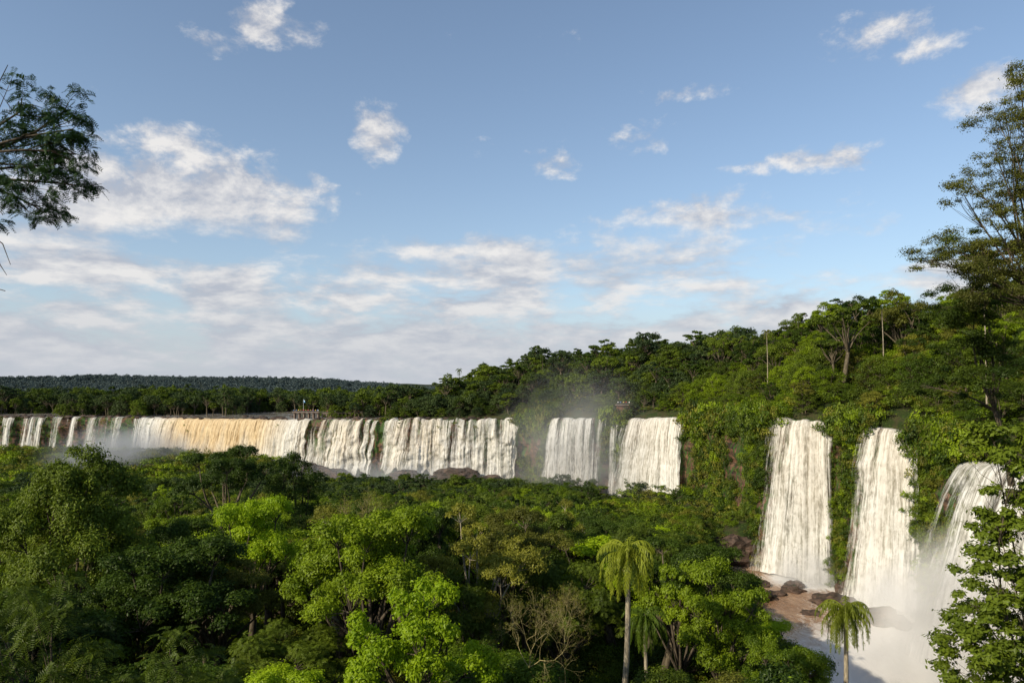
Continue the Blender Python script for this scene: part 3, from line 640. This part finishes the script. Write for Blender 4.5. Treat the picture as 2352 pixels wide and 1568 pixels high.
# ---------------------------------------------------------------- viewing platforms & people
def plain(name,col,rough=.7):
    m,t,o=newmat(name); g=t.n('ShaderNodeTexCoord').outputs['Object']; n=t.noise(g,3,4); p=principled(t,t.mix(n,tuple(c*.75 for c in col),tuple(min(1,c*1.2) for c in col)),rough,.3); t.l(p.outputs[0],o.inputs[0]); return m
CONC=plain('weathered_concrete',(.30,.22,.17)); STEEL=plain('painted_steel',(.18,.16,.14),.5); BRICK=plain('red_masonry',(.20,.10,.06))
def boxes(L):
    V=[];F=[];o=0
    for (cx,cy,cz,sx,sy,sz) in L:
        for a in (-1,1):
            for b in (-1,1):
                for c in (-1,1): V.append((cx+a*sx/2,cy+b*sy/2,cz+c*sz/2))
        F+=[(o,o+1,o+3,o+2),(o+4,o+6,o+7,o+5),(o,o+4,o+5,o+1),(o+2,o+3,o+7,o+6),(o,o+2,o+6,o+4),(o+1,o+5,o+7,o+3)]; o+=8
    return V,F
def platform(x,y,z,w,dp,label,legs,base=None):
    e=bpy.data.objects.new('viewing_platform',None); COL.objects.link(e); e.location=(x,y,z); e['label']=label; e['category']='viewing platform'
    V,F=boxes([(0,0,-.15,w,dp,.3)]); obj('deck',mesh('deck',V,F,[CONC]),e)
    L=[(-w/2+.05+i*(w-.1)/int(w/1.5),-dp/2+.05,.55,.08,.08,1.1) for i in range(int(w/1.5)+1)]+[(0,-dp/2+.05,zz,w,.06,.06) for zz in (1.13,.8,.5,.22)]
    V,F=boxes(L); obj('railing',mesh('railing',V,F,[STEEL]),e)
    if base: V,F=boxes([(0,.3,-.3-base/2,w*.8,dp*.7,base)])
    else: V,F=boxes([(-w/2+1+i*(w-2)/(legs-1),0,-.3-2.2,.5,dp*.6,4.4) for i in range(legs)])
    obj('support',mesh('support',V,F,[BRICK if base else CONC]),e)
platform(-130.5,434,43.2,17,6,'concrete viewing platform with railing above the falls',6)
platform(-107,436,42.4,30,2,'long low footbridge with railing over the river',12)
platform(55.5,340,50.5,8,4,'reddish masonry viewing platform among trees',4,base=4)
def person_mesh(seed):
    r=random.Random(seed); me=bpy.data.meshes.new('person')
    a=r.uniform(.05,.2)
    J=[(0,0,.95),(0,0,1.15),(0,0,1.38),(0,0,1.5),(0,-.02,1.62),(0,0,1.72),(.1,0,.88),(.12,-.02,.5),(.12,.02,.08),(.12,-.14,.04),(-.1,0,.88),(-.12,.02,.5),(-.13,.06,.08),(-.13,-.1,.04),(.2,0,1.38),(.26,-a,1.12),(.2,-a-.2,1.05),(-.2,0,1.38),(-.27,-a,1.12),(-.2,-a-.2,1.02)]
    E=[(0,1),(1,2),(2,3),(3,4),(4,5),(0,6),(6,7),(7,8),(8,9),(0,10),(10,11),(11,12),(12,13),(2,14),(14,15),(15,16),(2,17),(17,18),(18,19)]
    Rr=[.15,.14,.16,.06,.11,.08,.1,.07,.05,.04,.1,.07,.05,.04,.07,.05,.035,.07,.05,.035]
    me.from_pydata(J,E,[]); o=bpy.data.objects.new('tmp',me); COL.objects.link(o); o.modifiers.new('s','SKIN')
    for k,v in enumerate(me.skin_vertices[0].data): v.radius=(Rr[k],Rr[k]); v.use_root=(k==0)
    o.modifiers.new('u','SUBSURF').levels=1
    dg=bpy.context.evaluated_depsgraph_get(); m2=bpy.data.meshes.new_from_object(o.evaluated_get(dg)); bpy.data.objects.remove(o); m2.name='person'; return m2
def clothing(nm,shirt,pants):
    m,t,o=newmat(nm); z=t.n('ShaderNodeSeparateXYZ'); t.l(t.n('ShaderNodeTexCoord').outputs['Object'],z.inputs[0]); z=z.outputs[2]
    c=t.mix(t.sm(z,.93,.96),pants,shirt); c=t.mix(t.sm(z,1.46,1.49),c,(.45,.27,.19)); c=t.mix(t.sm(z,1.68,1.71),c,(.03,.02,.015)); p=principled(t,c,.8,.2); t.l(p.outputs[0],o.inputs[0]); return m
PM=[person_mesh(1),person_mesh(2)]
CM=[(clothing('clothes_red',(.5,.05,.04),(.04,.05,.1)),'person in a red shirt standing at the railing'),(clothing('clothes_white',(.75,.75,.72),(.05,.05,.06)),'person in a white shirt standing at the railing'),(clothing('clothes_blue',(.08,.2,.5),(.2,.18,.14)),'person in a blue shirt looking over the falls'),(clothing('clothes_yellow',(.7,.5,.08),(.05,.06,.1)),'person in a yellow shirt looking over the falls')]
def person(x,y,z,k,rot):
    o=bpy.data.objects.new('person',PM[k%2]); COL.objects.link(o); o.location=(x,y,z); o.rotation_euler=(0,0,rot)
    if not PM[k%2].materials: PM[k%2].materials.append(CM[0][0])
    o.material_slots[0].link='OBJECT'; o.material_slots[0].material=CM[k%4][0]; o['label']=CM[k%4][1]; o['category']='person'; o['group']='visitors on the viewing platforms'
for k in range(16): person(-138+k*1.02+rng.uniform(-.2,.2),431.7+(k%3)*1.4,43.2,k+int(rng.integers(4)),rng.uniform(-.5,.5))
for k in range(5): person(-118+k*5.,435.5,42.4,k,rng.uniform(-1,1))
for k in range(5): person(52.6+k*1.4,338.8+(k%2),50.5,k+1,rng.uniform(-.5,.5))
e=bpy.data.objects.new('flag_pole',None); COL.objects.link(e); e.location=(-133.5,437,43); e['label']='tall pole flying a light blue and white flag'; e['category']='flag'
v,f=tube([(0,0,-4),(0,0,4),(0,0,8.5)],[.10,.08,.05],8); obj('pole',mesh('pole',v,f,[plain('white_paint',(.7,.7,.7))],True),e)
m,t,o=newmat('flag_cloth'); z=t.n('ShaderNodeSeparateXYZ'); t.l(t.n('ShaderNodeTexCoord').outputs['Object'],z.inputs[0]); z=t.m('ABSOLUTE',t.m('SUBTRACT',z.outputs[2],7.3)); c=t.mix(t.m('GREATER_THAN',z,.25),(.7,.7,.7),(.2,.5,.8)); p=principled(t,c,.8); t.l(p.outputs[0],o.inputs[0])
uu,vv=np.meshgrid(np.linspace(0,1.6,14),np.linspace(6.6,8.0,8)); V=np.stack([uu.ravel()*.6+.08,np.sin(uu.ravel()*4)*.18,vv.ravel()-uu.ravel()*.4],1); i,j=np.meshgrid(np.arange(13),np.arange(7)); q=(j*14+i).ravel()
obj('flag',mesh('flag',V,np.stack([q,q+1,q+15,q+14],1),[m],True),e)

# ---------------------------------------------------------------- mist
def mist(x,y,z,a,b,c,dens,seed,an=-.38):
    bm_=bmesh.new(); bmesh.ops.create_icosphere(bm_,subdivisions=3,radius=1); me=bpy.data.meshes.new('mist'); bm_.to_mesh(me); bm_.free()
    m,t,o=newmat('mist_volume'); co=t.n('ShaderNodeTexCoord').outputs['Object']; g=t.n('ShaderNodeTexGradient',gradient_type='SPHERICAL'); t.l(co,g.inputs[0])
    n=t.noise(t.map(co,(1,1,1),(seed*3.,0,0)),2.2,2); f=t.m('MULTIPLY',t.sm(g.outputs['Fac'],0,.8),t.sm(n,.3,.65,.15,1.)); d=t.m('MULTIPLY',f,dens)
    vs=t.n('ShaderNodeVolumeScatter'); vs.inputs['Color'].default_value=(1,.99,.97,1); t.l(d,vs.inputs['Density']); vs.inputs['Anisotropy'].default_value=an; t.l(vs.outputs[0],o.inputs['Volume'])
    me.materials.append(m); ob=obj('mist',me,loc=(x,y,z),kind='stuff',label='white spray drifting up from the falls',category='mist'); ob.scale=(a,b,c)
mist(-245,435,12,62,34,28,.07,1)
mist(32,328,24,48,32,54,.018,2,-.1)
mist(90,207,1,15,10,12,.15,3)
mist(94,140,4,28,24,30,.14,4)
mist(100,181,1,14,10,14,.17,6)
mist(-60,378,6,100,20,18,.04,5)

# ---------------------------------------------------------------- sky & sun
sd=Vector((-.72,-.58,0)).normalized(); EL=math.radians(29); sd=Vector((sd.x*math.cos(EL),sd.y*math.cos(EL),math.sin(EL)))
sun=bpy.data.lights.new('sun','SUN'); sun.energy=5.; sun.angle=math.radians(.5); sun.color=(1,.89,.70); so=bpy.data.objects.new('sun',sun); COL.objects.link(so); so.rotation_euler=sd.to_track_quat('Z','Y').to_euler(); so.location=(0,0,300)
w=bpy.data.worlds.new('World'); scene.world=w; w.use_nodes=True; t=NT(w.node_tree); out=t.n('ShaderNodeOutputWorld'); bg=t.n('ShaderNodeBackground'); bg.inputs[1].default_value=.1; t.l(bg.outputs[0],out.inputs[0])
sky=t.n('ShaderNodeTexSky'); sky.sky_type='NISHITA'; sky.sun_disc=False; sky.sun_elevation=EL; sky.sun_rotation=math.atan2(sd.x,sd.y); sky.air_density=1.; sky.dust_density=.6; sky.ozone_density=1.5
dirv=t.n('ShaderNodeTexCoord').outputs['Generated']; sp=t.n('ShaderNodeSeparateXYZ'); t.l(dirv,sp.inputs[0])
az=t.m('ARCTAN2',sp.outputs[0],sp.outputs[1]); el=t.m('ARCSINE',sp.outputs[2]); cb=t.n('ShaderNodeCombineXYZ'); t.l(az,cb.inputs[0]); t.l(el,cb.inputs[1]); Pv=cb.outputs[0]
BL=[(640,45,125,55,.72),(460,85,90,38,.62),(870,300,65,75,.70),(1020,70,35,35,.34),(1280,90,70,40,.36),(2010,80,130,62,.60),(2120,115,110,45,.56),(2290,190,210,60,.52),(2200,270,180,40,.44),
(430,430,350,120,.86),(180,460,320,140,.80),(330,340,250,50,.7),(660,490,85,85,.80),(200,620,420,80,.78),(520,670,380,80,.78),(1150,620,480,90,.76),(1480,590,320,80,.70),(1620,500,340,50,.58),(1680,450,190,36,.50),(1880,365,270,34,.52),
(1290,365,90,46,.50),(1440,315,120,50,.46),(1560,215,130,20,.46),(1950,520,210,34,.50),(1720,580,200,34,.55),(1600,670,220,50,.62),(1100,345,50,26,.34),(680,400,70,22,.38),(1000,700,520,90,.7),(60,250,110,45,.42),(2100,650,500,60,.54)]
f=None
for (px,py,rx,ry,wt) in BL:
    u=(px-1176)/1568; v=(885-py)/1568; a=math.atan(u); e_=math.atan(v*math.cos(a)); k=1/1568*math.cos(a); rx*=k*1.2; ry*=k*1.2
    g=t.n('ShaderNodeTexGradient',gradient_type='SPHERICAL'); t.l(t.map(Pv,(1/rx,1/ry,1),(-a/rx,-e_/ry,0)),g.inputs[0])
    x=t.m('MULTIPLY',t.m('POWER',g.outputs['Fac'],.5),wt); f=x if f is None else t.m('MAXIMUM',f,x)
bank=t.m('MULTIPLY',t.sm(el,.06,.24,1.,0.),.68); f=t.m('MAXIMUM',f,bank)
def cn(off):
    a=t.noise(t.map(Pv,(1,1.6,1),(off[0],off[1]*1.6,0)),12,11,.63,.15); b=t.noise(t.map(Pv,(1,2.9,1),(off[0]+3,off[1]*2.9,0)),8.5,10,.60,.12)
    k=t.sm(el,.12,.28,1.,0.); return t.m('ADD',t.m('MULTIPLY',a,t.m('SUBTRACT',1.,k)),t.m('MULTIPLY',b,k))
nA=cn((0,0)); nB=cn((.010,-.016))
den=t.sm(t.m('ADD',f,t.m('MULTIPLY',t.m('SUBTRACT',nA,.5),1.8)),.32,.74)
lit=t.m('ADD',.42,t.m('MULTIPLY',t.m('SUBTRACT',nA,nB),4.6),clamp=True)  # bright and grey cloud sides painted in, from noise offset towards the light
lit=t.m('MULTIPLY',lit,t.sm(el,0.,.22,.6,1.))
cc=t.mix(lit,(4.8,5.05,5.75),(9.0,8.7,8.4))
base=t.n('ShaderNodeVectorMath',operation='MULTIPLY'); t.l(sky.outputs[0],base.inputs[0]); base.inputs[1].default_value=(1.5,1.52,1.52)
hz=t.m('MULTIPLY',t.m('EXPONENT',t.m('MULTIPLY',t.m('MAXIMUM',el,0.),-6.)),.7)
sk=t.mix(hz,base.outputs[0],(4.3,5.3,6.7)); sk=t.mix(.06,sk,(5,5.5,6))
fin=t.mix(t.m('MULTIPLY',den,.9),sk,cc); fin=t.mix(t.sm(el,.0,.14,.6,0.),fin,(5.4,5.75,6.4))
t.l(fin,bg.inputs[0])

# ---------------------------------------------------------------- camera
cam=bpy.data.cameras.new('camera'); cam.lens=24; cam.sensor_width=36; cam.shift_y=.043; cam.clip_end=30000; cam.clip_start=.1
co=bpy.data.objects.new('camera',cam); COL.objects.link(co); co.location=(0,0,60); co.rotation_euler=(math.radians(90),0,0); scene.camera=co
